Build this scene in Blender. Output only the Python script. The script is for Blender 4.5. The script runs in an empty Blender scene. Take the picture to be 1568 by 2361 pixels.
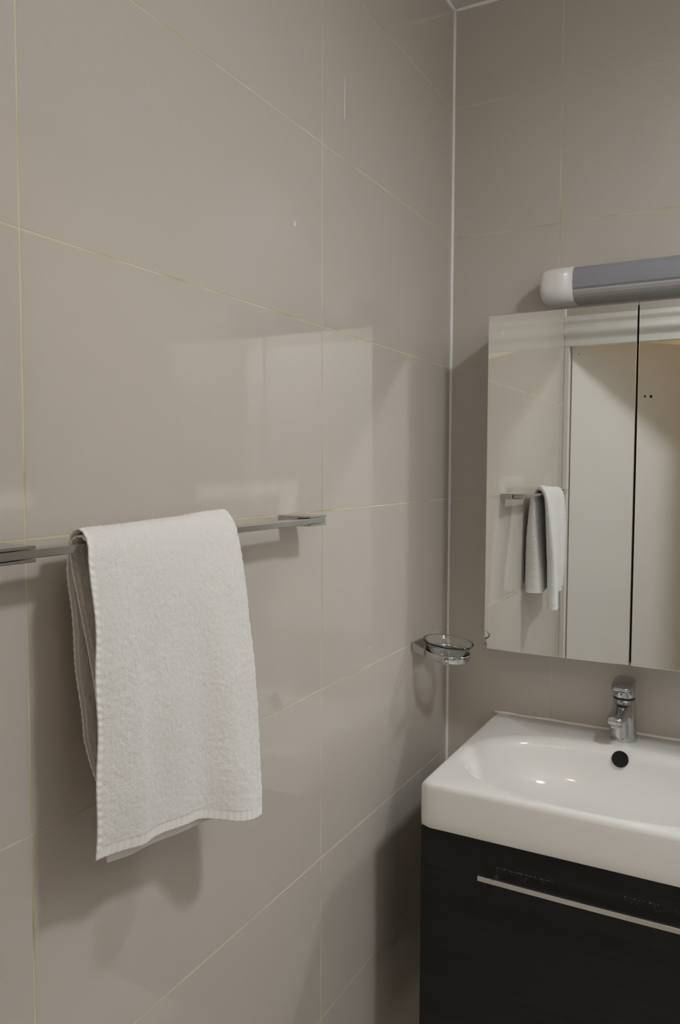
import bpy, bmesh, math, random
import numpy as np
from mathutils import Vector, Matrix, noise

random.seed(7)
rng = np.random.default_rng(7)
SC = bpy.context.scene
C = bpy.context.collection

# ------------------------------------------------------------------ camera
ZO = 1.35                      # height of the tile joint at the towel bar above the floor
FPX = 1789.9
cam_d = bpy.data.cameras.new('camera')
cam = bpy.data.objects.new('camera', cam_d)
C.objects.link(cam)
SC.camera = cam
cam_d.sensor_fit = 'HORIZONTAL'
cam_d.sensor_width = 36.0
cam_d.lens = FPX / 1568 * 36.0
cam_d.clip_start = 0.02
yaw, pit, rol = math.radians(-28.407), math.radians(-3.291), math.radians(0.1814)
F = Vector((math.sin(yaw) * math.cos(pit), math.cos(yaw) * math.cos(pit), math.sin(pit)))
Rt = Vector((math.cos(yaw), -math.sin(yaw), 0))
U = Rt.cross(F)
r2 = math.cos(rol) * Rt + math.sin(rol) * U
u2 = -math.sin(rol) * Rt + math.cos(rol) * U
cam.matrix_world = Matrix(((r2.x, u2.x, -F.x, 0.648), (r2.y, u2.y, -F.y, -1.7418),
                           (r2.z, u2.z, -F.z, 0.0719 + ZO), (0, 0, 0, 1)))

# ------------------------------------------------------------------ world, light, exposure
w = bpy.data.worlds.new('world')
SC.world = w
w.use_nodes = True
w.node_tree.nodes['Background'].inputs[0].default_value = (0.9, 0.95, 1.0, 1)
w.node_tree.nodes['Background'].inputs[1].default_value = 0.02
SC.view_settings.view_transform = 'Standard'
SC.view_settings.look = 'None'
SC.view_settings.exposure = 0.0
SC.view_settings.gamma = 1.0
SC.cycles.use_denoising = True
SC.cycles.max_bounces = 9
SC.cycles.diffuse_bounces = 5
SC.cycles.use_adaptive_sampling = True
SC.cycles.adaptive_threshold = 0.03
SC.cycles.adaptive_min_samples = 20
SC.cycles.time_limit = 900
SC.cycles.glossy_bounces = 6
SC.cycles.transmission_bounces = 8
SC.cycles.sample_clamp_indirect = 60.0
SC.cycles.use_guiding = True
SC.cycles.use_surface_guiding = True
SC.cycles.surface_guiding_probability = 0.6
SC.cycles.guiding_training_samples = 64
SC.cycles.blur_glossy = 0.0
SC.cycles.caustics_reflective = True
SC.cycles.caustics_refractive = True

LAMP = Vector((1.2, -0.97, ZO + 1.075))
LAMP_POWER = 115.0
hall_l = bpy.data.lights.new('hall_light', 'POINT')
hall_l.shadow_soft_size = 0.10
hall_l.energy = 7.0
hall_l.color = (1.0, 0.80, 0.58)
hl = bpy.data.objects.new('hall_light', hall_l)
hl.location = (0.75, -2.50, ZO + 0.93)
C.objects.link(hl)

# ------------------------------------------------------------------ materials
def new_mat(name):
    m = bpy.data.materials.new(name)
    m.use_nodes = True
    b = m.node_tree.nodes['Principled BSDF']
    return m, m.node_tree.nodes, m.node_tree.links, b

def simple(name, col, rough=0.5, metal=0.0, spec=0.5, var=0.04, scale=8.0, bump=0.0, bscale=60.0, detail=3.0):
    m, N, L, b = new_mat(name)
    tc = N.new('ShaderNodeTexCoord')
    nz = N.new('ShaderNodeTexNoise')
    nz.inputs['Scale'].default_value = scale
    nz.inputs['Detail'].default_value = detail
    L.new(tc.outputs['Object'], nz.inputs['Vector'])
    mx = N.new('ShaderNodeMix')
    mx.data_type = 'RGBA'
    mx.inputs['A'].default_value = (*[max(0, c * (1 - var)) for c in col], 1)
    mx.inputs['B'].default_value = (*[min(1, c * (1 + var)) for c in col], 1)
    L.new(nz.outputs['Fac'], mx.inputs['Factor'])
    L.new(mx.outputs['Result'], b.inputs['Base Color'])
    b.inputs['Roughness'].default_value = rough
    b.inputs['Metallic'].default_value = metal
    b.inputs['Specular IOR Level'].default_value = spec
    if bump > 0:
        n2 = N.new('ShaderNodeTexNoise')
        n2.inputs['Scale'].default_value = bscale
        n2.inputs['Detail'].default_value = 4
        L.new(tc.outputs['Object'], n2.inputs['Vector'])
        bp = N.new('ShaderNodeBump')
        bp.inputs['Strength'].default_value = 1.0
        bp.inputs['Distance'].default_value = bump
        L.new(n2.outputs['Fac'], bp.inputs['Height'])
        L.new(bp.outputs['Normal'], b.inputs['Normal'])
    return m

def tile_mat(name='glazed_tile', rough=0.045):
    m, N, L, b = new_mat(name)
    g = N.new('ShaderNodeNewGeometry')
    n1 = N.new('ShaderNodeTexNoise'); n1.inputs['Scale'].default_value = 3.0; n1.inputs['Detail'].default_value = 5
    L.new(g.outputs['Position'], n1.inputs['Vector'])
    mx = N.new('ShaderNodeMix'); mx.data_type = 'RGBA'
    mx.inputs['A'].default_value = (0.56, 0.517, 0.468, 1)
    mx.inputs['B'].default_value = (0.59, 0.546, 0.495, 1)
    L.new(n1.outputs['Fac'], mx.inputs['Factor'])
    n2 = N.new('ShaderNodeTexNoise'); n2.inputs['Scale'].default_value = 260.0; n2.inputs['Detail'].default_value = 3
    L.new(g.outputs['Position'], n2.inputs['Vector'])
    m2 = N.new('ShaderNodeMix'); m2.data_type = 'RGBA'; m2.blend_type = 'OVERLAY'
    m2.inputs['Factor'].default_value = 0.05
    L.new(mx.outputs['Result'], m2.inputs['A']); L.new(n2.outputs['Color'], m2.inputs['B'])
    L.new(m2.outputs['Result'], b.inputs['Base Color'])
    b.inputs['Roughness'].default_value = rough
    b.inputs['IOR'].default_value = 1.5
    n3 = N.new('ShaderNodeTexNoise'); n3.inputs['Scale'].default_value = 5.0; n3.inputs['Detail'].default_value = 1
    L.new(g.outputs['Position'], n3.inputs['Vector'])
    bp = N.new('ShaderNodeBump'); bp.inputs['Strength'].default_value = 1.0; bp.inputs['Distance'].default_value = 0.0004
    L.new(n3.outputs['Fac'], bp.inputs['Height']); L.new(bp.outputs['Normal'], b.inputs['Normal'])
    return m

def grout_mat():
    m, N, L, b = new_mat('yellowed_grout')
    g = N.new('ShaderNodeNewGeometry')
    n1 = N.new('ShaderNodeTexNoise'); n1.inputs['Scale'].default_value = 9.0; n1.inputs['Detail'].default_value = 6
    L.new(g.outputs['Position'], n1.inputs['Vector'])
    r = N.new('ShaderNodeValToRGB')
    e = r.color_ramp.elements
    e[0].position = 0.32; e[0].color = (0.50, 0.42, 0.25, 1)
    e[1].position = 0.7; e[1].color = (0.72, 0.67, 0.53, 1)
    k = r.color_ramp.elements.new(0.5); k.color = (0.66, 0.60, 0.43, 1)
    L.new(n1.outputs['Fac'], r.inputs['Fac'])
    L.new(r.outputs['Color'], b.inputs['Base Color'])
    b.inputs['Roughness'].default_value = 0.9
    return m

def wood_mat():
    m, N, L, b = new_mat('black_brown_wood')
    tc = N.new('ShaderNodeNewGeometry')
    mp = N.new('ShaderNodeMapping'); mp.inputs['Scale'].default_value = (1.2, 60, 28)
    L.new(tc.outputs['Position'], mp.inputs['Vector'])
    n1 = N.new('ShaderNodeTexNoise'); n1.inputs['Scale'].default_value = 3.0; n1.inputs['Detail'].default_value = 6
    L.new(mp.outputs['Vector'], n1.inputs['Vector'])
    r = N.new('ShaderNodeValToRGB')
    r.color_ramp.elements[0].position = 0.3; r.color_ramp.elements[0].color = (0.0125, 0.0118, 0.0118, 1)
    r.color_ramp.elements[1].position = 0.75; r.color_ramp.elements[1].color = (0.0180, 0.0167, 0.0163, 1)
    L.new(n1.outputs['Fac'], r.inputs['Fac']); L.new(r.outputs['Color'], b.inputs['Base Color'])
    b.inputs['Roughness'].default_value = 0.55
    b.inputs['Specular IOR Level'].default_value = 0.25
    bp = N.new('ShaderNodeBump'); bp.inputs['Distance'].default_value = 0.0002
    L.new(n1.outputs['Fac'], bp.inputs['Height']); L.new(bp.outputs['Normal'], b.inputs['Normal'])
    return m

def terry_mat():
    m, N, L, b = new_mat('white_terry')
    g = N.new('ShaderNodeNewGeometry')
    at = N.new('ShaderNodeAttribute'); at.attribute_name = 'cloth'     # cloth coordinates in metres
    mp = N.new('ShaderNodeMapping'); mp.inputs['Scale'].default_value = (620, 260, 1)
    L.new(at.outputs['Vector'], mp.inputs['Vector'])
    n1 = N.new('ShaderNodeTexNoise'); n1.inputs['Scale'].default_value = 1.0; n1.inputs['Detail'].default_value = 3
    n1.inputs['Roughness'].default_value = 0.65
    L.new(mp.outputs['Vector'], n1.inputs['Vector'])
    n2 = N.new('ShaderNodeTexNoise'); n2.inputs['Scale'].default_value = 950.0; n2.inputs['Detail'].default_value = 2
    L.new(g.outputs['Position'], n2.inputs['Vector'])
    ad = N.new('ShaderNodeMath'); ad.operation = 'ADD'
    L.new(n1.outputs['Fac'], ad.inputs[0]); L.new(n2.outputs['Fac'], ad.inputs[1])
    bp = N.new('ShaderNodeBump'); bp.inputs['Strength'].default_value = 0.85; bp.inputs['Distance'].default_value = 0.0011
    L.new(ad.outputs[0], bp.inputs['Height']); L.new(bp.outputs['Normal'], b.inputs['Normal'])
    n3 = N.new('ShaderNodeTexNoise'); n3.inputs['Scale'].default_value = 14.0; n3.inputs['Detail'].default_value = 3
    L.new(g.outputs['Position'], n3.inputs['Vector'])
    mx = N.new('ShaderNodeMix'); mx.data_type = 'RGBA'
    mx.inputs['A'].default_value = (0.88, 0.88, 0.875, 1)
    mx.inputs['B'].default_value = (0.93, 0.93, 0.925, 1)
    L.new(n3.outputs['Fac'], mx.inputs['Factor'])
    L.new(mx.outputs['Result'], b.inputs['Base Color'])
    b.inputs['Roughness'].default_value = 1.0
    b.inputs['Specular IOR Level'].default_value = 0.1
    b.inputs['Sheen Weight'].default_value = 0.25
    b.inputs['Sheen Roughness'].default_value = 0.6
    return m

TILE = tile_mat()
TILE_SATIN = tile_mat('satin_tile', 0.32)
GROUT = grout_mat()
WOOD = wood_mat()
TERRY = terry_mat()
HEM = simple('white_hem', (0.9, 0.9, 0.89), 0.9, spec=0.15, bump=0.0003, bscale=900)
CEIL = simple('ceiling_paint', (0.62, 0.61, 0.58), 0.8, bump=0.0002, bscale=120)
SEAL = simple('white_sealant', (0.95, 0.95, 0.93), 0.4, var=0.1, scale=30)
CERAMIC = simple('white_ceramic', (0.81, 0.805, 0.79), 0.07, var=0.01)
CHROME = simple('chrome', (0.56, 0.565, 0.575), 0.09, metal=1.0, var=0.02)
BARMETAL = simple('polished_steel', (0.50, 0.50, 0.49), 0.14, metal=1.0, var=0.03)
ALU = simple('handle_aluminium', (0.75, 0.73, 0.70), 0.28, metal=1.0, var=0.03, bump=0.00005, bscale=300)
BLACK = simple('black_rubber', (0.012, 0.012, 0.012), 0.5)
RECESS_SHADE = simple('painted_recess_shade', (0.006, 0.006, 0.006), 0.9)  # near-black colour standing in for the shade inside holes and gaps
CABSIDE = simple('cabinet_side', (0.50, 0.49, 0.47), 0.35)
WHITE_PAINT = simple('white_gloss_paint', (0.82, 0.81, 0.78), 0.30, bump=0.00008, bscale=40)
DOOR_PAINT = simple('white_door_paint', (0.84, 0.82, 0.79), 0.38, var=0.02, bump=0.00005, bscale=70)
HALLWALL = simple('hall_wall_paint', (0.70, 0.64, 0.54), 0.8)
FLOORM = simple('grey_floor_tile', (0.84, 0.82, 0.78), 0.15, var=0.1, scale=14)
PLASTIC = simple('white_plastic', (0.80, 0.79, 0.78), 0.25, var=0.01)
SHADEPL = simple('shaded_lamp_base', (0.45, 0.44, 0.43), 0.35, var=0.01)  # greyed so the underside's shade is put into the colour
DUST = simple('pale_scuff', (0.35, 0.35, 0.35), 0.7, var=0.3, scale=200)

m, N, L_, b_ = new_mat('mirror_glass')
b_.inputs['Base Color'].default_value = (0.955, 0.975, 0.96, 1)
b_.inputs['Metallic'].default_value = 1.0
b_.inputs['Roughness'].default_value = 0.004
MIRROR = m
m, N, L_, b_ = new_mat('clear_glass')
b_.inputs['Base Color'].default_value = (0.95, 0.98, 0.97, 1)
b_.inputs['Transmission Weight'].default_value = 1.0
b_.inputs['Roughness'].default_value = 0.0
b_.inputs['IOR'].default_value = 1.5
GLASS = m
# unlit, ribbed blue-grey acrylic lamp cover
m, N, L_, b_ = new_mat('blue_grey_diffuser')
tc = N.new('ShaderNodeNewGeometry')
wv = N.new('ShaderNodeTexNoise'); wv.inputs['Scale'].default_value = 40
L_.new(tc.outputs['Position'], wv.inputs['Vector'])
mx = N.new('ShaderNodeMix'); mx.data_type = 'RGBA'
mx.inputs['A'].default_value = (0.30, 0.305, 0.34, 1); mx.inputs['B'].default_value = (0.32, 0.327, 0.362, 1)
L_.new(wv.outputs['Fac'], mx.inputs['Factor']); L_.new(mx.outputs['Result'], b_.inputs['Base Color'])
b_.inputs['Roughness'].default_value = 0.33
DIFF = m
m, N, L_, b_ = new_mat('lit_opal_glass')
b_.inputs['Base Color'].default_value = (0.9, 0.9, 0.88, 1)
b_.inputs['Emission Color'].default_value = (0.95, 0.98, 1.0, 1)
b_.inputs['Emission Strength'].default_value = 1.0
OPAL = m

# ------------------------------------------------------------------ helpers
def mk(name, bm, mat, parent=None, smooth=False, **props):
    me = bpy.data.meshes.new(name)
    bm.normal_update()
    bm.to_mesh(me)
    bm.free()
    if mat: me.materials.append(mat)
    if smooth:
        for p in me.polygons: p.use_smooth = True
    o = bpy.data.objects.new(name, me)
    C.objects.link(o)
    if parent: o.parent = parent
    for k, v in props.items(): o[k] = v
    return o

def add_box(bm, x0, x1, y0, y1, z0, z1, bev=0.0, seg=2):
    vs = [bm.verts.new((x, y, z)) for x in (x0, x1) for y in (y0, y1) for z in (z0, z1)]
    fs = [(0, 1, 3, 2), (4, 6, 7, 5), (0, 4, 5, 1), (2, 3, 7, 6), (0, 2, 6, 4), (1, 5, 7, 3)]
    faces = [bm.faces.new([vs[i] for i in f]) for f in fs]
    if bev > 0:
        es = list({e for f in faces for e in f.edges})
        bmesh.ops.bevel(bm, geom=es, offset=bev, segments=seg, affect='EDGES', profile=0.5)

def box_obj(name, mat, x0, x1, y0, y1, z0, z1, bev=0.0, parent=None, seg=2, **props):
    bm = bmesh.new()
    add_box(bm, x0, x1, y0, y1, z0, z1, bev, seg)
    bmesh.ops.recalc_face_normals(bm, faces=bm.faces)
    return mk(name, bm, mat, parent, **props)

def empty(name, loc, label=None, cat=None, **props):
    o = bpy.data.objects.new(name, None)
    o.empty_display_size = 0.05
    C.objects.link(o)
    o.location = loc
    if label: o['label'] = label
    if cat: o['category'] = cat
    for k, v in props.items(): o[k] = v
    bpy.context.view_layer.update()
    return o

def kid(o, parent):
    """parent keeping world placement (all meshes are written in world coordinates; the roots are unrotated)"""
    o.parent = parent
    o.matrix_parent_inverse = parent.matrix_world.inverted()
    return o

def lathe(bm, prof, seg=40, center=(0, 0, 0), close=False):
    rings = []
    for r, z in prof:
        if r < 1e-6:
            rings.append([bm.verts.new((center[0], center[1], center[2] + z))])
        else:
            rings.append([bm.verts.new((center[0] + r * math.cos(2 * math.pi * i / seg),
                                        center[1] + r * math.sin(2 * math.pi * i / seg),
                                        center[2] + z)) for i in range(seg)])
    n = len(rings)
    for a in range(n if close else n - 1):
        A, B = rings[a], rings[(a + 1) % n]
        for i in range(seg):
            j = (i + 1) % seg
            if len(A) == 1 and len(B) == 1: break
            if len(A) == 1: bm.faces.new((A[0], B[j], B[i]))
            elif len(B) == 1: bm.faces.new((A[i], A[j], B[0]))
            else: bm.faces.new((A[i], A[j], B[j], B[i]))
    bmesh.ops.recalc_face_normals(bm, faces=bm.faces)

def loft(bm, rings, cap=True, closed_ring=True):
    R = [[bm.verts.new(p) for p in r] for r in rings]
    for a in range(len(R) - 1):
        n = len(R[a])
        for i in range(n if closed_ring else n - 1):
            j = (i + 1) % n
            bm.faces.new((R[a][i], R[a][j], R[a + 1][j], R[a + 1][i]))
    if cap:
        bm.faces.new(R[0]); bm.faces.new(list(reversed(R[-1])))
    bmesh.ops.recalc_face_normals(bm, faces=bm.faces)

# ------------------------------------------------------------------ room shell
Z0, Z1 = 0.0, ZO + 1.116       # floor, ceiling
W = 1.425                      # room width
D = -1.47                      # door wall
OPEN_X0, OPEN_X1, OPEN_Z = 0.012, 0.69, ZO + 0.518
zj = [ZO + k for k in (-1.19, -0.893, -0.602, -0.3065, -0.0015, 0.3055, 0.603, 0.896)]
rows = [Z0] + zj + [Z1]
GW = 0.0011                    # half joint width
TK = 0.007                     # tile thickness
GD = 0.00035                    # joint depth

def tile_box(name, axis, plane, sgn, a0, a1, z0, z1, parent, mat=None):
    """one tile; its face lies on the room-side plane, axis 'x' or 'y' is the wall normal, sgn points into the room"""
    jit = random.uniform(-0.00018, 0.00018)
    a0 += GW; a1 -= GW; z0 += GW; z1 -= GW
    p0, p1 = sorted((plane + jit * 0.5, plane - sgn * TK))
    bm = bmesh.new()
    if axis == 'x': add_box(bm, p0, p1, a0, a1, z0, z1, 0.0002, 1)
    elif axis == 'y': add_box(bm, a0, a1, p0, p1, z0, z1, 0.0002, 1)
    bmesh.ops.recalc_face_normals(bm, faces=bm.faces)
    return mk(name, bm, mat or TILE, parent)

def split(lo, hi, joints):
    js = [lo] + [j for j in sorted(joints) if lo + 0.01 < j < hi - 0.01] + [hi]
    return list(zip(js[:-1], js[1:]))

wall_left = box_obj('wall_left', GROUT, -0.10, -GD, D - 0.03, 0.0, Z0, Z1, kind='structure')
for a0, a1 in split(D, 0.0, [-0.608, -1.208]):
    for z0, z1 in zip(rows[:-1], rows[1:]):
        tile_box('tile', 'x', 0.0, 1, a0, a1, z0, z1, wall_left)
wall_back = box_obj('wall_back', GROUT, -0.10, W + 0.1, GD, 0.10, Z0, Z1, kind='structure')
for a0, a1 in split(0.0, W, [0.248, 0.848, 1.448]):
    for z0, z1 in zip(rows[:-1], rows[1:]):
        tile_box('tile', 'y', 0.0, -1, a0, a1, z0, z1, wall_back, TILE_SATIN)
wall_right = box_obj('wall_right', GROUT, W + GD, W + 0.10, D - 0.03, 0.0, Z0, Z1, kind='structure')
for a0, a1 in split(D, 0.0, [-0.608, -1.208]):
    for z0, z1 in zip(rows[:-1], rows[1:]):
        tile_box('tile', 'x', W, -1, a0, a1, z0, z1, wall_right)
# door wall: a piece over the opening and a piece right of it
bm = bmesh.new()
add_box(bm, -0.10, OPEN_X1 + 0.02, D - 0.03, D - GD, OPEN_Z + 0.004, Z1)
add_box(bm, OPEN_X1 + 0.02, W + 0.1, D - 0.03, D - GD, Z0, Z1)
wall_front = mk('wall_front', bm, GROUT, kind='structure')
for a0, a1 in split(0.0, W, [0.31, OPEN_X1 + 0.062, 1.35]):
    for z0, z1 in zip(rows[:-1], rows[1:]):
        if a1 < OPEN_X1 + 0.07:
            if z1 < ZO + 0.63: continue
            z0 = max(z0, ZO + 0.627)
        if a0 < OPEN_X1 + 0.07 or z0 > ZO + 0.61: tile_box('tile', 'y', D, 1, a0, a1, z0, z1, wall_front)
box_obj('wall_panel', DOOR_PAINT, OPEN_X1 + 0.063, W, D - 0.001, D + 0.006, 0.0, ZO + 0.598, 0.002, wall_front)

ceiling = box_obj('ceiling', CEIL, -0.1, W + 0.1, D - 0.03, 0.1, Z1, Z1 + 0.08, kind='structure')
floor = box_obj('floor', GROUT, -0.1, W + 0.1, D - 0.03, 0.1, -0.08, -0.001, kind='structure')
fj = [-0.45, -0.9]
for x0, x1 in split(0.0, W, [0.45, 0.9, 1.35, 1.8]):
    for y0, y1 in split(D, 0.0, fj):
        box_obj('tile', FLOORM, x0 + .0015, x1 - .0015, y0 + .0015, y1 - .0015, -0.01, 0.0, 0.0006, floor, 1)

# hall behind the door
HX0, HX1, HY = -0.75, 1.45, -2.95
wall_hall = bmesh.new()
add_box(wall_hall, HX0 - .05, HX1 + .05, HY - 0.05, HY, Z0, Z1 + 0.1)
add_box(wall_hall, HX0 - .05, HX0, HY, D - 0.03, Z0, Z1 + 0.1)
add_box(wall_hall, HX1, HX1 + .05, HY, D - 0.03, Z0, Z1 + 0.1)
add_box(wall_hall, HX0 - .05, -0.10, D - 0.03, D, Z0, Z1 + 0.1)
mk('wall_hall', wall_hall, HALLWALL, kind='structure')
box_obj('ceiling_hall', HALLWALL, HX0 - .05, HX1 + .05, HY - .05, D - 0.03, Z1, Z1 + 0.08, kind='structure')
box_obj('floor_hall', FLOORM, HX0 - .05, HX1 + .05, HY - .05, D - 0.03, -0.08, 0.0, kind='structure')

# sealant beads in the corners
def bead(name, p0, p1, r, n=90, wob=0.0006, parent=None, mat=SEAL, dirs=None, **props):
    p0, p1 = Vector(p0), Vector(p1)
    d = (p1 - p0).normalized()
    up = Vector((0, 0, 1)) if abs(d.z) < 0.9 else Vector((1, 0, 0))
    a = d.cross(up).normalized(); b = d.cross(a).normalized()
    rings = []
    for i in range(n + 1):
        t = i / n
        c = p0.lerp(p1, t)
        c = c + a * (noise.noise(Vector((t * 17, 1.3, r * 1000))) * wob) + b * (noise.noise(Vector((t * 17, 5.7, r * 1000))) * wob)
        rr = r * (1 + 0.22 * noise.noise(Vector((t * 29, 9.1, r * 777))))
        rings.append([c + (a * math.cos(2 * math.pi * k / 8) + b * math.sin(2 * math.pi * k / 8)) * rr for k in range(8)])
    bm = bmesh.new()
    loft(bm, rings)
    return mk(name, bm, mat, parent, True, **props)

bead('trim_1', (0.0008, -0.0008, 0.0), (0.0008, -0.0008, Z1), 0.0040, kind='structure')
bead('trim_2', (0, -0.001, Z1 - 0.001), (W, -0.001, Z1 - 0.001), 0.0042, kind='structure')
bead('trim_3', (0.001, D, Z1 - 0.001), (0.001, 0, Z1 - 0.001), 0.0042, kind='structure')
bead('trim_4', (0.001, D + 0.001, OPEN_Z), (0.001, D + 0.001, Z1), 0.0040, kind='structure')

# door frame: thin left jamb, head with moulded architrave
trim = empty('door_1', (OPEN_X0, D, 0), kind='structure')
kid(box_obj('jamb', WHITE_PAINT, 0.0005, 0.017, D - 0.035, D + 0.004, 0.0, OPEN_Z, 0.0012), trim)
kid(box_obj('jamb', WHITE_PAINT, OPEN_X1, OPEN_X1 + 0.06, D - 0.035, D + 0.012, 0.0, OPEN_Z + 0.1, 0.002), trim)
prof = [(D - 0.035, .518), (D + 0.006, .518), (D + 0.006, .553), (D + 0.018, .556), (D + 0.024, .560), (D + 0.026, .566),
        (D + 0.024, .572), (D + 0.014, .576), (D + 0.0115, .583), (D + 0.012, .592), (D + 0.016, .600), (D + 0.022, .604),
        (D + 0.0235, .608), (D + 0.022, .612), (D + 0.012, .614), (D + 0.012, .619), (D + 0.004, .626), (D - 0.002, .627), (D - 0.035, .627)]
bm = bmesh.new()
loft(bm, [[Vector((x, y, ZO + z)) for y, z in prof] for x in (0.0005, OPEN_X1 + 0.06)])
kid(mk('architrave', bm, WHITE_PAINT), trim)

# door leaf, open outward 42 degrees, hinged beside the left wall
door = empty('door_2', (0.021, -1.507, 0), kind='structure')
dl = 0.665
leaf = box_obj('leaf', DOOR_PAINT, 0.0, dl, -0.038, 0.0, 0.008, ZO + 0.548, 0.002)
leaf.parent = door
for hx, hz, hr in ((0.310, ZO + 0.346, 0.0035), (0.336, ZO + 0.346, 0.0048), (0.026, ZO + 0.495, 0.0016)):
    bm = bmesh.new()
    lathe(bm, [(0, 0.0006), (hr, 0.0006), (hr * 1.2, 0.0), (0, -0.001)], 16)
    bmesh.ops.rotate(bm, verts=bm.verts, cent=(0, 0, 0), matrix=Matrix.Rotation(-math.pi / 2, 3, 'X'))
    bmesh.ops.translate(bm, verts=bm.verts, vec=(hx, 0.0002, hz))
    h = mk('screw_hole', bm, RECESS_SHADE)  # flat disc, the dark of the hole is only its colour
    h.parent = door
for hz in (0.35, 1.1, 1.72):
    bm = bmesh.new()
    lathe(bm, [(0, 0), (0.005, 0), (0.005, 0.09), (0, 0.09)], 16, (-0.002, -0.019, hz))
    h = mk('hinge', bm, BARMETAL); h.parent = door
door.rotation_euler = (0, 0, math.radians(-42))

# ------------------------------------------------------------------ ceiling lamp (out of frame, lights the room)
cl = empty('ceiling_lamp', (LAMP.x, LAMP.y, Z1), 'round white ceiling lamp lit above the washbasin side of the room', 'lamp')
bm = bmesh.new()
lathe(bm, [(0, 0), (0.112, 0), (0.115, -0.004), (0.115, -0.052), (0.1125, -0.054), (0.1110, -0.052), (0.1100, -0.032), (0.106, -0.030), (0, -0.030)], 48, (LAMP.x, LAMP.y, Z1))  # rim drawn below the opal, added to cut grazing light on the upper walls
kid(mk('base', bm, PLASTIC, None, True), cl)
bm = bmesh.new()
R = 0.102
lathe(bm, [(R, -0.030), (R * 0.99, -0.0335), (R * 0.95, -0.0365), (R * 0.8, -0.0395), (R * 0.5, -0.042), (R * 0.25, -0.043), (0, -0.043)], 48, (LAMP.x, LAMP.y, Z1))
shade = kid(mk('shade', bm, OPAL, None, True), cl)
OPAL.node_tree.nodes['Principled BSDF'].inputs['Emission Strength'].default_value = LAMP_POWER

# ------------------------------------------------------------------ mirror cabinet
CX0, CX1, CD = 0.1355, 0.7255, -0.14
CZ0, CZ1 = ZO - 0.317, ZO + 0.391
cab = empty('mirror_cabinet', (0.43, 0.0, CZ0), 'wall cabinet with mirrored doors over the white washbasin', 'cabinet')
kid(box_obj('body', CABSIDE, CX0 + 0.002, CX1 - 0.002, CD + 0.019, -0.0005, CZ0 + 0.001, CZ1 - 0.001, 0.0008), cab)
mid = 0.4325
for x0, x1 in ((CX0, mid - 0.0016), (mid + 0.0016, CX1)):
    kid(box_obj('door_backing', CABSIDE, x0 + .0005, x1 - .0005, CD + 0.0045, CD + 0.0175, CZ0 + .0005, CZ1 - .0005, 0.0005), cab)
    d = kid(box_obj('mirror_door', MIRROR, x0, x1, CD, CD + 0.004, CZ0, CZ1, 0.0009, seg=1), cab)
kid(box_obj('gap_shade_strip', RECESS_SHADE, mid - 0.006, mid + 0.006, CD + 0.0182, CD + 0.0186, CZ0 + .002, CZ1 - .002), cab)  # black strip painting in the shade between the doors

# ------------------------------------------------------------------ wall lamp above the cabinet
lamp = empty('wall_lamp', (0.43, 0, ZO + 0.46), 'long unlit wall lamp with blue-grey cover above the mirror cabinet', 'lamp')
LX0, LX1 = 0.222, 0.640
def rrect(y0, y1, z0, z1, r, n=6):
    pts = []
    for cy, cz, a0 in ((y1 - r, z1 - r, 0), (y0 + r, z1 - r, 90), (y0 + r, z0 + r, 180), (y1 - r, z0 + r, 270)):
        for k in range(n + 1):
            a = math.radians(a0 + 90 * k / n)
            pts.append((cy + r * math.cos(a), cz + r * math.sin(a)))
    return pts
def lamp_section(n=7):
    pts = []
    for cy, cz, r, a0 in ((-0.0065, 0.4875, 0.006, 0), (-0.054, 0.4735, 0.020, 90), (-0.044, 0.4510, 0.030, 180), (-0.0065, 0.427, 0.006, 270)):
        for k in range(n + 1):
            a = math.radians(a0 + 90 * k / n)
            pts.append((cy + r * math.cos(a), cz + r * math.sin(a)))
    return pts
def cap_profile(s, inset=0.0):
    """lamp section, scaled about its centre at the wall side"""
    base = lamp_section()
    cz = 0.457
    return [(min(-0.0005, y * (0.55 + 0.45 * s) if s < 1 else y), cz + (z - cz) * s) for y, z in base]
for side, (xa, xb) in enumerate(((LX0, 0.292), (LX1, 0.570))):
    rings = []
    for t, s in ((0.0, 0.62), (0.03, 0.80), (0.09, 0.90), (0.18, 0.965), (0.30, 0.995), (0.45, 1.0), (1.0, 1.0)):
        x = xa + (xb - xa) * t
        rings.append([Vector((x, y, ZO + z)) for y, z in cap_profile(s)])
    bm = bmesh.new(); loft(bm, rings)
    kid(mk('end_cap', bm, PLASTIC, None, True), lamp)
def sect(zlo, y_in):
    """front/top shell of the diffuser, slightly inset, ending at height zlo in front"""
    out = []
    for k in range(13):
        a = math.radians(0 + 90 * k / 12)
        out.append((-0.050 - 0.0225 * math.sin(a), 0.469 + 0.0235 * math.cos(a)))
    out += [(-0.0728, 0.455), (-0.0715, zlo), (-0.068, zlo - 0.004), (-0.006, zlo - 0.004), (-0.006, 0.4925)]
    return out
bm = bmesh.new()
loft(bm, [[Vector((x, y, ZO + z)) for y, z in sect(0.447, 0)] for x in (0.2915, 0.5705)])
kid(mk('diffuser', bm, DIFF), lamp)
bm = bmesh.new()
ps = [(-0.0005, 0.4425), (-0.0695, 0.4425), (-0.0690, 0.4385), (-0.0655, 0.4325), (-0.0600, 0.4275), (-0.0530, 0.4240), (-0.044, 0.4225), (-0.0005, 0.4225)]
loft(bm, [[Vector((x, y, ZO + z)) for y, z in ps] for x in (0.2915, 0.5705)])
kid(mk('base', bm, SHADEPL), lamp)

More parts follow.
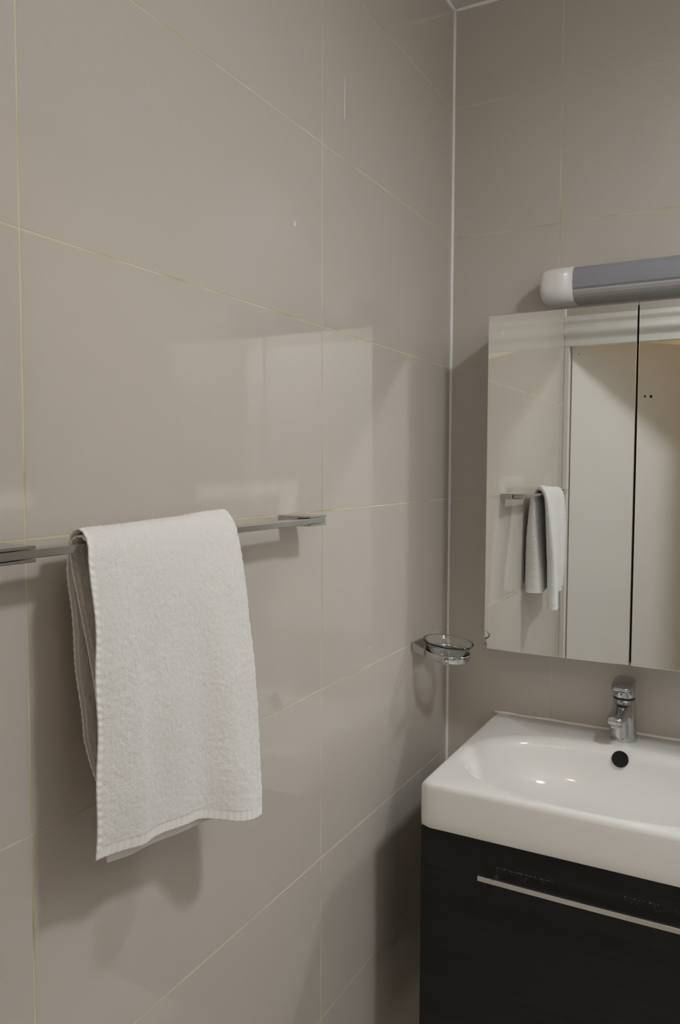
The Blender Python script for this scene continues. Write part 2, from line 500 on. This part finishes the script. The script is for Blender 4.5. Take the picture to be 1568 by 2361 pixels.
# ------------------------------------------------------------------ washbasin
BX0, BX1, BF, BT, BB = 0.120, 0.710, -0.460, ZO - 0.496, ZO - 0.580
basin = empty('washbasin', (0.415, -0.2, BB), 'white ceramic washbasin with rounded edges on the black vanity', 'washbasin')
def super_r(th, n):
    c, s = abs(math.cos(th)), abs(math.sin(th))
    return (c ** n + s ** n) ** (-1.0 / n)
bm = bmesh.new()
NA = 128
bcx, bcy, bax, bay = 0.415, -0.270, 0.267, 0.166
def inner_ring(scale_a, z, grow=0.0, cyo=0.0, n=2.5, sy=None):
    sy = scale_a if sy is None else sy
    pts = []
    for i in range(NA):
        th = 2 * math.pi * i / NA
        r = super_r(th, n)
        pts.append(Vector((bcx + (bax * scale_a + grow) * r * math.cos(th), bcy + cyo + (bay * sy + grow) * r * math.sin(th), z)))
    return pts
def outer_ring(inset, z, rc=0.014):
    """rounded rectangle sampled at the same angles as the inner ring"""
    x0, x1, y0, y1 = BX0 + inset, BX1 - inset, BF + inset, -0.0012
    cx, cy = bcx, bcy
    pts = []
    for i in range(NA):
        th = 2 * math.pi * i / NA
        # direction warped so the corners get vertices
        dx, dy = math.cos(th) * bax, math.sin(th) * bay
        hx = (x1 - cx) if dx > 0 else (cx - x0)
        hy = (y1 - cy) if dy > 0 else (cy - y0)
        k = min(hx / abs(dx) if abs(dx) > 1e-9 else 1e9, hy / abs(dy) if abs(dy) > 1e-9 else 1e9)
        px, py = cx + dx * k, cy + dy * k
        # corner rounding
        r = max(0.0015, rc - inset * 0.2)
        qx = min(max(px, x0 + r), x1 - r); 
        ry = r if dy < 0 else 0.002
        qy = min(max(py, y0 + ry), y1 - ry)
        if dy < 0:
            v = Vector((px - qx, py - qy))
            if v.length > r: v = v.normalized() * r
            px, py = qx + v.x, qy + v.y
        pts.append(Vector((px, py, z)))
    return pts
rr = 0.011
rings = []
rings.append(outer_ring(0.012, BB))
rings.append(outer_ring(0.0015, BB + 0.001))
rings.append(outer_ring(0.0005, BB + 0.003))
rings.append(outer_ring(0.0, BB + 0.02))
rings.append(outer_ring(0.0, BT - rr))
for k in range(1, 7):
    a = math.radians(15 * k)
    rings.append(outer_ring(rr * (1 - math.cos(a)), BT - rr + rr * math.sin(a)))
rings.append(inner_ring(1.0, BT, 0.0095))
for g_, dz in ((0.0065, -0.0003), (0.004, -0.0011), (0.0, -0.0026), (-0.004, -0.0050), (-0.0075, -0.0085), (-0.0105, -0.0130), (-0.0128, -0.0180)):
    rings.append(inner_ring(1.0, BT + dz, g_))
for s_, sy_, dz, n_ in ((0.925, 0.925, -0.032, 2.5), (0.892, 0.900, -0.052, 2.5), (0.845, 0.865, -0.073, 2.45), (0.77, 0.80, -0.092, 2.4),
                      (0.65, 0.69, -0.107, 2.3), (0.45, 0.50, -0.118, 2.2), (0.25, 0.29, -0.123, 2.1), (0.10, 0.12, -0.125, 2.0)):
    rings.append(inner_ring(s_, BT + dz, 0, 0.006 * (1 - s_), n_, sy_))
R_ = [[bm.verts.new(p) for p in r] for r in rings]
for a in range(len(R_) - 1):
    for i in range(NA):
        j = (i + 1) % NA
        bm.faces.new((R_[a][i], R_[a][j], R_[a + 1][j], R_[a + 1][i]))
# underside: outer bottom to a bowl shell below
low = [bm.verts.new(p) for p in inner_ring(0.98, BB, 0.0)]
for i in range(NA):
    j = (i + 1) % NA
    bm.faces.new((R_[0][i], R_[0][j], low[j], low[i]))
bmesh.ops.recalc_face_normals(bm, faces=bm.faces)
bowl = kid(mk('bowl', bm, CERAMIC, None, True), basin)
# overflow on the rear wall of the bowl: flat disc, the hole's darkness painted on
bm = bmesh.new()
lathe(bm, [(0, 0.0004), (0.0140, 0.0004), (0.0150, 0.0009), (0.0158, 0.0009), (0.0163, -0.005)], 32)
bmesh.ops.rotate(bm, verts=bm.verts, cent=(0, 0, 0), matrix=Matrix.Rotation(math.radians(83), 3, 'X'))
bmesh.ops.translate(bm, verts=bm.verts, vec=(0.4155, -0.1200, ZO - 0.5155))
kid(mk('overflow_disc', bm, RECESS_SHADE, None, True), basin)
bm = bmesh.new()
lathe(bm, [(0, 0.004), (0.015, 0.004), (0.028, 0.002), (0.031, 0.0), (0.031, -0.004), (0, -0.004)], 32, (bcx, bcy + 0.005, BT - 0.123))
kid(mk('drain', bm, CHROME, None, True), basin)
s = bead('sealant', (BX0, -0.003, BT + 0.0005), (BX1, -0.003, BT + 0.0005), 0.0036, wob=0.0012)
kid(s, basin)

# ------------------------------------------------------------------ faucet
FX, FY = 0.4108, -0.046
fz = BT
fau = empty('faucet', (FX, FY, fz), 'chrome single lever mixer tap standing on the washbasin rim', 'faucet')
bm = bmesh.new()
lathe(bm, [(0, 0.0), (0.0274, 0.0), (0.0277, 0.002), (0.0273, 0.010), (0.0258, 0.035), (0.0236, 0.062), (0.0221, 0.082), (0.0217, 0.087), (0, 0.087)], 48, (0, 0, 0))
o = mk('tap_body', bm, CHROME, fau, True)
# spout: a tapering tongue out of the body
bm = bmesh.new()
def ering(y, z, a, b, tilt=0.0, n=28, sq=2.6):
    out = []
    for i in range(n):
        th = 2 * math.pi * i / n
        r = super_r(th, sq)
        px, pz = a * r * math.cos(th), b * r * math.sin(th)
        out.append(Vector((px, y + pz * math.sin(tilt), z + pz * math.cos(tilt))))
    return out
loft(bm, [ering(-0.004, 0.0650, 0.0195, 0.0200, 0.35), ering(-0.022, 0.0640, 0.0190, 0.0175, 0.35), ering(-0.040, 0.0622, 0.0182, 0.0145, 0.32),
          ering(-0.056, 0.0606, 0.0174, 0.0120, 0.28), ering(-0.070, 0.0594, 0.0166, 0.0103, 0.22), ering(-0.078, 0.0588, 0.0152, 0.0092, 0.2),
          ering(-0.0815, 0.0585, 0.012, 0.0070, 0.2)])
mk('spout', bm, CHROME, fau, True)
bm = bmesh.new()
lathe(bm, [(0, 0), (0.0108, 0), (0.0118, 0.002), (0.0118, 0.008), (0, 0.008)], 28, (0, -0.066, 0.0425))
mk('aerator', bm, CHROME, fau, True)
bm = bmesh.new()
lathe(bm, [(0.0, 0.0865), (0.0214, 0.0865), (0.0220, 0.0880), (0.0214, 0.0900), (0, 0.0900)], 40)
mk('seal_ring', bm, BLACK, fau, True)
# lever: round cap with a flat, sloping top plate drawn forward
bm = bmesh.new()
lathe(bm, [(0, 0.0900), (0.0214, 0.0900), (0.0217, 0.092), (0.0218, 0.110), (0.0215, 0.116), (0, 0.116)], 48)
mk('lever_cap', bm, CHROME, fau, True)
bm = bmesh.new()
def lring(z, a, yf, yb, n=40):
    out = []
    for i in range(n):
        th = 2 * math.pi * i / n
        r = super_r(th, 3.6)
        cy, hy = (yf + yb) / 2, (yb - yf) / 2
        y = cy + hy * r * math.sin(th)
        slope = 0.20 * (y - yb)               # lower towards the front
        out.append(Vector((a * r * math.cos(th), y, z + slope)))
    return out
loft(bm, [lring(0.1185, 0.0205, -0.034, 0.0208), lring(0.1195, 0.0216, -0.0385, 0.0216), lring(0.1245, 0.0219, -0.0405, 0.0219),
          lring(0.1280, 0.0216, -0.0398, 0.0216), lring(0.1296, 0.0203, -0.0378, 0.0203), lring(0.1300, 0.0120, -0.028, 0.012)])
mk('lever', bm, CHROME, fau, True)
for z_, r_ in ((0.0990, 0.0020), (0.0835, 0.0018)):
    bm = bmesh.new()
    lathe(bm, [(0, 0.0008), (r_ * .8, 0.0008), (r_, 0.0), (r_, -0.002), (0, -0.002)], 16)
    bmesh.ops.rotate(bm, verts=bm.verts, cent=(0, 0, 0), matrix=Matrix.Rotation(math.pi / 2, 3, 'X'))
    bmesh.ops.translate(bm, verts=bm.verts, vec=(-0.0015, -0.0216, z_))
    mk('dot', bm, BLACK, fau)
fau.rotation_euler = (0, 0, math.radians(-5))

# ------------------------------------------------------------------ vanity
VX0, VX1, VF = 0.1195, 0.7105, -0.449
VB = ZO - 1.12
van = empty('vanity_cabinet', (0.415, 0, VB), 'black wood vanity cabinet with slim bar handle under the washbasin', 'cabinet')
bm = bmesh.new()
add_box(bm, VX0 + .001, VX0 + .017, VF + 0.020, -0.001, VB, BB - 0.001, 0.0006, 1)
add_box(bm, VX1 - .017, VX1 - .001, VF + 0.020, -0.001, VB, BB - 0.001, 0.0006, 1)
add_box(bm, VX0 + .0175, VX1 - .0175, VF + 0.021, -0.001, VB, VB + 0.016)
add_box(bm, VX0 + .0175, VX1 - .0175, -0.012, -0.001, VB + 0.0165, BB - 0.20)
bmesh.ops.recalc_face_normals(bm, faces=bm.faces)
kid(mk('body', bm, WOOD), van)
front = kid(box_obj('drawer_front', WOOD, VX0, VX1, VF, VF + 0.0185, VB + 0.002, BB - 0.004, 0.0012), van)
hz = ZO - 0.6435
bm = bmesh.new()
xs = np.linspace(0.2345, 0.5955, 41)
rings = []
for x in xs:
    t = (x - 0.415) / 0.1805
    yb = -0.4655 - 0.0015 * (1 - t * t)
    hh = 0.0042
    rings.append([Vector((x, yb - 0.0035, hz - hh)), Vector((x, yb + 0.0035, hz - hh)), Vector((x, yb + 0.0035, hz + hh - 0.0006)),
                  Vector((x, yb + 0.0028, hz + hh)), Vector((x, yb - 0.0028, hz + hh)), Vector((x, yb - 0.0035, hz + hh - 0.0006))])
loft(bm, rings)
hd = mk('handle', bm, ALU); kid(hd, van)
for px in (0.262, 0.568):
    bm = bmesh.new()
    lathe(bm, [(0, 0), (0.004, 0), (0.004, 0.022), (0, 0.022)], 16)
    bmesh.ops.rotate(bm, verts=bm.verts, cent=(0, 0, 0), matrix=Matrix.Rotation(math.pi / 2, 3, 'X'))
    bmesh.ops.translate(bm, verts=bm.verts, vec=(px, VF + 0.0005, hz))
    kid(mk('handle_post', bm, ALU), van)
# pale scuff flecks on the wood above the handle
bm = bmesh.new()
for x0, x1, zt, n in ((0.262, 0.362, -0.626, 75), (0.47, 0.60, -0.620, 45)):
    for i in range(n):
        fx = random.random()
        x = x0 + (x1 - x0) * fx
        top = random.random() < 0.6
        z = ZO + zt - 0.0002 - (random.random() * 0.0006 if top else random.random() ** 1.5 * 0.012)
        r = random.uniform(0.0001, 0.00032 if not top else 0.0005)
        p = [(-r * random.uniform(1, 3), -r * .6), (r * 1.5, -r), (r * random.uniform(1, 3), r * .7), (-r, r)]
        vs = [bm.verts.new((x + a, VF - 0.0004, z + b)) for a, b in p]
        vb = [bm.verts.new((x + a, VF + 0.0002, z + b)) for a, b in p]
        bm.faces.new(vs)
        for k in range(4): bm.faces.new((vs[k], vb[k], vb[(k + 1) % 4], vs[(k + 1) % 4]))
sc_ = mk('scuff_marks', bm, DUST, kind='stuff'); kid(sc_, van)

# ------------------------------------------------------------------ towel bar
BZT, BZB = ZO - 0.0015, ZO - 0.0170
bar = empty('towel_bar', (0, -0.99, ZO - 0.01), 'chrome towel bar with square brackets on the left tiled wall', 'towel bar')
XO = 0.0575
for y0, y1 in ((-1.294, -1.244), (-0.743, -0.694)):
    bm = bmesh.new()
    add_box(bm, 0.0004, XO, y0, y1, BZT - 0.0030, BZT, 0.0004, 2)
    add_box(bm, 0.0004, XO, y0, y1, BZB, BZB + 0.0030, 0.0004, 2)
    add_box(bm, 0.0004, 0.0345, y0 + 0.0002, y1 - 0.0002, BZB + 0.0028, BZT - 0.0028)
    bmesh.ops.recalc_face_normals(bm, faces=bm.faces)
    kid(mk('bracket', bm, BARMETAL), bar)
kid(box_obj('rod', BARMETAL, 0.0375, XO - 0.0006, -1.2925, -0.6955, BZB + 0.0036, BZT - 0.0036, 0.0006), bar)

# ------------------------------------------------------------------ towel
tow = empty('hand_towel', (0.05, -1.07, ZO - 0.34), 'white terry hand towel folded over the chrome towel bar', 'towel')
def crv(pts, n):
    """resample a control polyline as a smooth curve by chord length (Catmull-Rom)"""
    P = np.array(pts, float)
    seg = np.r_[0, np.cumsum(np.linalg.norm(np.diff(P, axis=0), axis=1))]
    Q = np.vstack([2 * P[0] - P[1], P, 2 * P[-1] - P[-2]])
    fine = []
    for i in range(len(P) - 1):
        p0, p1, p2, p3 = Q[i], Q[i + 1], Q[i + 2], Q[i + 3]
        for t in np.linspace(0, 1, 24, endpoint=False):
            fine.append(0.5 * ((2 * p1) + (-p0 + p2) * t + (2 * p0 - 5 * p1 + 4 * p2 - p3) * t * t + (-p0 + 3 * p1 - 3 * p2 + p3) * t ** 3))
    fine.append(P[-1]); fine = np.array(fine)
    s = np.r_[0, np.cumsum(np.linalg.norm(np.diff(fine, axis=0), axis=1))]
    tt = np.linspace(0, s[-1], n)
    return np.stack([np.interp(tt, s, fine[:, 0]), np.interp(tt, s, fine[:, 1])], 1), s[-1]
OL = [(.071, -.324), (.075, -.25), (.076, -.15), (.0745, -.08), (.070, -.03), (.064, -.004), (.050, .0085), (.036, .004), (.030, -.012), (.026, -.05), (.029, -.15), (.036, -.25), (.040, -.305)]
OM = [(.080, -.350), (.081, -.27), (.081, -.18), (.079, -.10), (.074, -.035), (.066, .002), (.050, .0145), (.036, .009), (.028, -.012), (.022, -.05), (.018, -.15), (.018, -.25), (.020, -.31)]
OR = [(.106, -.367), (.103, -.29), (.097, -.20), (.089, -.13), (.080, -.06), (.068, -.006), (.052, .0165), (.036, .010), (.025, -.012), (.017, -.06), (.010, -.15), (.009, -.25), (.009, -.317)]
IL = [(.054, -.345), (.061, -.25), (.0655, -.15), (.0665, -.08), (.0650, -.03), (.0605, -.006), (.048, .0020), (.0350, -.0045), (.0332, -.02), (.037, -.06), (.043, -.15), (.047, -.25), (.047, -.31)]
IR = [(.078, -.362), (.078, -.29), (.075, -.20), (.071, -.13), (.068, -.06), (.0625, -.015), (.048, .0045), (.0350, -.0025), (.0332, -.02), (.037, -.06), (.045, -.15), (.056, -.25), (.061, -.316)]
NS = 430
ol, L_ol = crv(OL, NS); om, _ = crv(OM, NS); orr, _ = crv(OR, NS); il, _ = crv(IL, NS); ir, _ = crv(IR, NS)
NW, NF = 150, 12
YL, YR = -1.190, -0.948
pts = []; uvw = []; cols = []
sa = np.linspace(0, 1, NS)
def lay(u, A, M, B):
    # quadratic blend through left, middle, right
    g = min(u / 0.85, 1.0)
    base = A * (1 - g) + M * g
    h = max(0.0, (u - 0.62) / 0.38)
    h = h * h * (3 - 2 * h)
    return base * (1 - h) + B * h
columns = []
for i in range(NW + 1):
    u = i / NW
    q = lay(u, ol, om, orr)
    back = np.interp(sa, [0, .46, .56, .72, .86, .94, 1.0], [0, 0, .010, .017, .022, .036, .050])
    y = YL + (YR - YL) * u + back * (1 - u) ** 2
    columns.append((q[:, 0], y, q[:, 1], u * 0.243))
ro, ri = orr, ir
half = (ro - ri) / 2; ctr = (ro + ri) / 2
for k in range(1, NF):
    a = math.pi * k / NF
    q = ctr + half * math.cos(a)
    bul = np.linalg.norm(half, axis=1) * math.sin(a) * 0.75
    columns.append((q[:, 0], YR + bul, q[:, 1], 0.243 + 0.02 * k / NF))
for i in range(NW + 1):
    u = 1 - i / NW
    q = il * (1 - u) + ir * u
    left = YL + 0.006 + 0.026 * np.clip((0.42 - sa) / 0.42, 0, 1) ** 1.0 - 0.002 * np.sin(sa * 14)
    left = left + np.interp(sa, [0, .46, .6, .8, 1.0], [0, 0, .006, .022, .050])
    y = left + (YR - left) * u
    columns.append((q[:, 0], y, q[:, 1], 0.263 + 0.243 * (1 - u)))
NC = len(columns)
G = np.zeros((NC, NS, 3)); UV = np.zeros((NC, NS, 2))
for c, (x, y, z, uu) in enumerate(columns):
    G[c, :, 0] = x; G[c, :, 1] = y; G[c, :, 2] = z + ZO
    UV[c, :, 0] = uu; UV[c, :, 1] = sa * L_ol
# soft folds in the hanging cloth
hang = np.clip((ZO - 0.03 - G[:, :, 2]) / 0.12, 0, 1)
yy = (G[:, :, 1] - YL) / (YR - YL)
front = (sa < 0.5)[None, :]
fold = (0.0022 * np.sin(yy * 9.0 + 1.2 + G[:, :, 2] * 5) + 0.0016 * np.sin(yy * 21 + G[:, :, 2] * 9) + 0.003 * np.exp(-((yy - 0.2 - (ZO - G[:, :, 2]) * 0.15) / 0.05) ** 2)
        - 0.0035 * np.exp(-((yy - 0.70 - 0.2 * (ZO - G[:, :, 2] - .2)) / 0.07) ** 2))
outer = (np.arange(NC) <= NW)[:, None]
G[:, :, 0] += fold * hang * np.where(outer, 1.0, 0.5) * np.where(front, 1, 0.35)
# left edge waviness
wv_ = np.exp(-((UV[:, :, 0]) / 0.03) ** 2)
G[:, :, 1] += wv_ * 0.0012 * np.sin(UV[:, :, 1] * 60)
# normals
dS = np.gradient(G, axis=1); dC = np.gradient(G, axis=0)
Nn = np.cross(dC, dS); Nn /= np.linalg.norm(Nn, axis=2, keepdims=True) + 1e-12
# orient outward: outer front layer should look to +x
if Nn[NW // 2, 60, 0] < 0: Nn = -Nn
def smooth_noise(shape, k):
    a = rng.standard_normal(shape)
    for ax in (0, 1):
        for _ in range(k[ax]):
            a = (np.roll(a, 1, ax) + 2 * a + np.roll(a, -1, ax)) / 4
    return a / a.std()
tex = 0.00026 * smooth_noise((NC, NS), (0, 1)) + 0.00010 * smooth_noise((NC, NS), (2, 3)) + 0.0002 * smooth_noise((NC, NS), (120, 200))
TH = 0.0026
HB = 0.0125                                   # hem band
smt = UV[:, :, 1]; Lm = L_ol
inhem = np.clip((HB - np.minimum(smt, Lm - smt)) / 0.002, 0, 1)
wtot = columns[-1][3]
inside_ = np.clip((0.0065 - UV[:, :, 0]) / 0.0015, 0, 1) + np.clip((UV[:, :, 0] - (wtot - 0.0065)) / 0.0015, 0, 1)
hm = np.clip(inhem + inside_, 0, 1)
rib = 0.0005 * np.sin(UV[:, :, 0] * 2 * math.pi / 0.0075 + 2.0 * np.sin(UV[:, :, 0] * 70)) * inhem + 0.0005 * np.sin(smt * 2 * math.pi / 0.0085 + np.sin(smt * 90)) * inside_
off = TH / 2 + tex * (1 - hm) - 0.0006 * hm + rib
A_ = G + Nn * off[:, :, None]
B_ = G - Nn * (TH / 2 - 0.0006 * hm + 0.00025 * smooth_noise((NC, NS), (1, 1)) * (1 - hm))[:, :, None]
A_[:, :, 0] = np.maximum(A_[:, :, 0], 0.0008); B_[:, :, 0] = np.maximum(B_[:, :, 0], 0.0008)
idx = np.arange(NC * NS).reshape(NC, NS)
V = np.concatenate([A_.reshape(-1, 3), B_.reshape(-1, 3)])
off_ = NC * NS
qa = np.stack([idx[:-1, :-1], idx[1:, :-1], idx[1:, 1:], idx[:-1, 1:]], -1)
qb = np.stack([idx[:-1, :-1], idx[:-1, 1:], idx[1:, 1:], idx[1:, :-1]], -1) + off_
hemmask = (hm[:-1, :-1] + hm[1:, 1:]) / 2 > 0.5
def strip(a, b):
    return np.stack([a[:-1], a[1:], b[1:] , b[:-1]], -1)
rims = [strip(idx[0, :], idx[0, :] + off_), strip(idx[-1, ::-1], idx[-1, ::-1] + off_),
        strip(idx[::-1, 0], idx[::-1, 0] + off_), strip(idx[:, -1], idx[:, -1] + off_)]
def towel_mesh(name, faces, mat):
    f = faces.reshape(-1, 4)
    used, inv = np.unique(f, return_inverse=True)
    me = bpy.data.meshes.new(name)
    co = V[used]
    me.from_pydata(co.tolist(), [], inv.reshape(-1, 4).tolist())
    at = me.attributes.new('cloth', 'FLOAT_VECTOR', 'POINT')
    cc = np.concatenate([UV.reshape(-1, 2), UV.reshape(-1, 2)])[used]
    at.data.foreach_set('vector', np.c_[cc, np.zeros(len(cc))].astype(np.float32).ravel())
    me.materials.append(mat)
    me.polygons.foreach_set('use_smooth', [True] * len(me.polygons))
    me.update()
    o = bpy.data.objects.new(name, me); C.objects.link(o)
    return kid(o, tow)
towel_mesh('cloth', np.concatenate([qa[~hemmask], qb[~hemmask]]), TERRY)
towel_mesh('hem', np.concatenate([qa[hemmask], qb[hemmask]] + rims), HEM)

# loose fuzz on the towel's silhouette
bm = bmesh.new()
me_n = 2600
for _ in range(me_n):
    mode = random.random()
    c = 0 if mode < 0.25 else (random.randint(NW - 3, NW + NF) if mode < 0.55 else random.randint(0, NC - 1))
    s_i = random.randint(2, NS - 3) if mode < 0.8 else random.randint(170, 260)
    p = Vector(A_[c, s_i]); n_ = Vector(Nn[c, s_i])
    d = (n_ + Vector((random.gauss(0, .6), random.gauss(0, .6), random.gauss(0, .6)))).normalized()
    if c == 0: d = (d + Vector((0, -1.4, 0))).normalized()
    ln = random.uniform(0.0006, 0.0016)
    e = p + d * ln
    if e.x < 0.001: continue
    t = d.orthogonal().normalized() * 0.00016; t2 = d.cross(t)
    v = [bm.verts.new(p + t), bm.verts.new(p - t * .5 + t2 * .8), bm.verts.new(p - t * .5 - t2 * .8), bm.verts.new(e)]
    for f in ((0, 1, 3), (1, 2, 3), (2, 0, 3)): bm.faces.new([v[k] for k in f])
kid(mk('fuzz', bm, HEM, kind='stuff'), tow)

# ------------------------------------------------------------------ soap dish
SX, SY, SZ = 0.075, -0.196, ZO - 0.298
dish = empty('soap_dish_holder', (0, -0.196, SZ), 'chrome soap dish holder on the left wall beside the corner', 'holder')
tilt = Matrix.Translation((SX, SY, SZ)) @ Matrix.Rotation(math.radians(6.5), 4, 'Y')
# ring of the holder
bm = bmesh.new()
lathe(bm, [(0.0470, -0.0335), (0.0482, -0.0342), (0.0492, -0.0335), (0.0497, -0.0200), (0.0492, -0.0188), (0.0482, -0.0188), (0.0473, -0.0195)], 64, close=True)
bmesh.ops.transform(bm, matrix=tilt, verts=bm.verts)
kid(mk('ring', bm, CHROME, None, True), dish)
bm = bmesh.new()
rings = []
for x, hw, z0, z1 in ((0.0004, 0.0275, -0.0225, -0.0045), (0.006, 0.0275, -0.0225, -0.0045), (0.014, 0.0225, -0.0265, -0.0095), (0.0290, 0.019, -0.0325, -0.0180)):
    rings.append([Vector((x, SY - hw, SZ + z0)), Vector((x, SY + hw, SZ + z0)), Vector((x, SY + hw, SZ + z1)), Vector((x, SY - hw, SZ + z1))])
loft(bm, rings)
bmesh.ops.bevel(bm, geom=[e for e in bm.edges], offset=0.0007, segments=2, affect='EDGES')
kid(mk('arm', bm, BARMETAL), dish)
bm = bmesh.new()
lathe(bm, [(0, 0), (0.0050, 0), (0.0060, 0.0012), (0.0060, 0.0055), (0.0045, 0.007), (0, 0.007)], 20)
bmesh.ops.rotate(bm, verts=bm.verts, cent=(0, 0, 0), matrix=Matrix.Rotation(math.pi / 2, 3, 'X'))
bmesh.ops.translate(bm, verts=bm.verts, vec=(0.016, -0.0455, -0.0310))
bmesh.ops.transform(bm, matrix=tilt, verts=bm.verts)
kid(mk('knob', bm, CHROME, None, True), dish)
gl = empty('glass_soap_dish', (SX, SY, SZ), 'empty clear glass soap dish sitting in the chrome holder by the corner', 'soap dish')
bm = bmesh.new()
lathe(bm, [(0, -0.0310), (0.030, -0.0308), (0.0400, -0.0290), (0.0445, -0.0245), (0.0460, -0.0175), (0.0466, -0.0100), (0.0492, -0.0045), (0.0528, -0.0010), (0.0540, 0.0008), (0.0534, 0.0020),
           (0.0516, 0.0016), (0.0478, -0.0022), (0.0440, -0.0085), (0.0430, -0.018), (0.0385, -0.0243), (0.029, -0.0262), (0, -0.0265)], 72)
bmesh.ops.transform(bm, matrix=tilt, verts=bm.verts)
kid(mk('bowl', bm, GLASS, None, True), gl)

# ------------------------------------------------------------------ small paint drips and specks on the left wall
def fleck(y, z, w_, h_):
    bm = bmesh.new()
    rings = []
    for t, s_ in ((0, 0.1), (0.1, 0.6), (0.5, 0.8), (0.9, 1.0), (1.0, 0.3)):
        zz = z + h_ * (0.5 - t)
        rings.append([Vector((-0.0001, y - w_ * s_ / 2, zz)), Vector((0.0004, y, zz)), Vector((-0.0001, y + w_ * s_ / 2, zz))])
    loft(bm, rings)
    mk('paint_drip', bm, SEAL, wall_left)
fleck(-0.531, ZO + 0.705, 0.0016, 0.070)
fleck(-0.694, ZO + 0.450, 0.0040, 0.0085)
fleck(-0.423, ZO - 0.273, 0.0085, 0.0014)
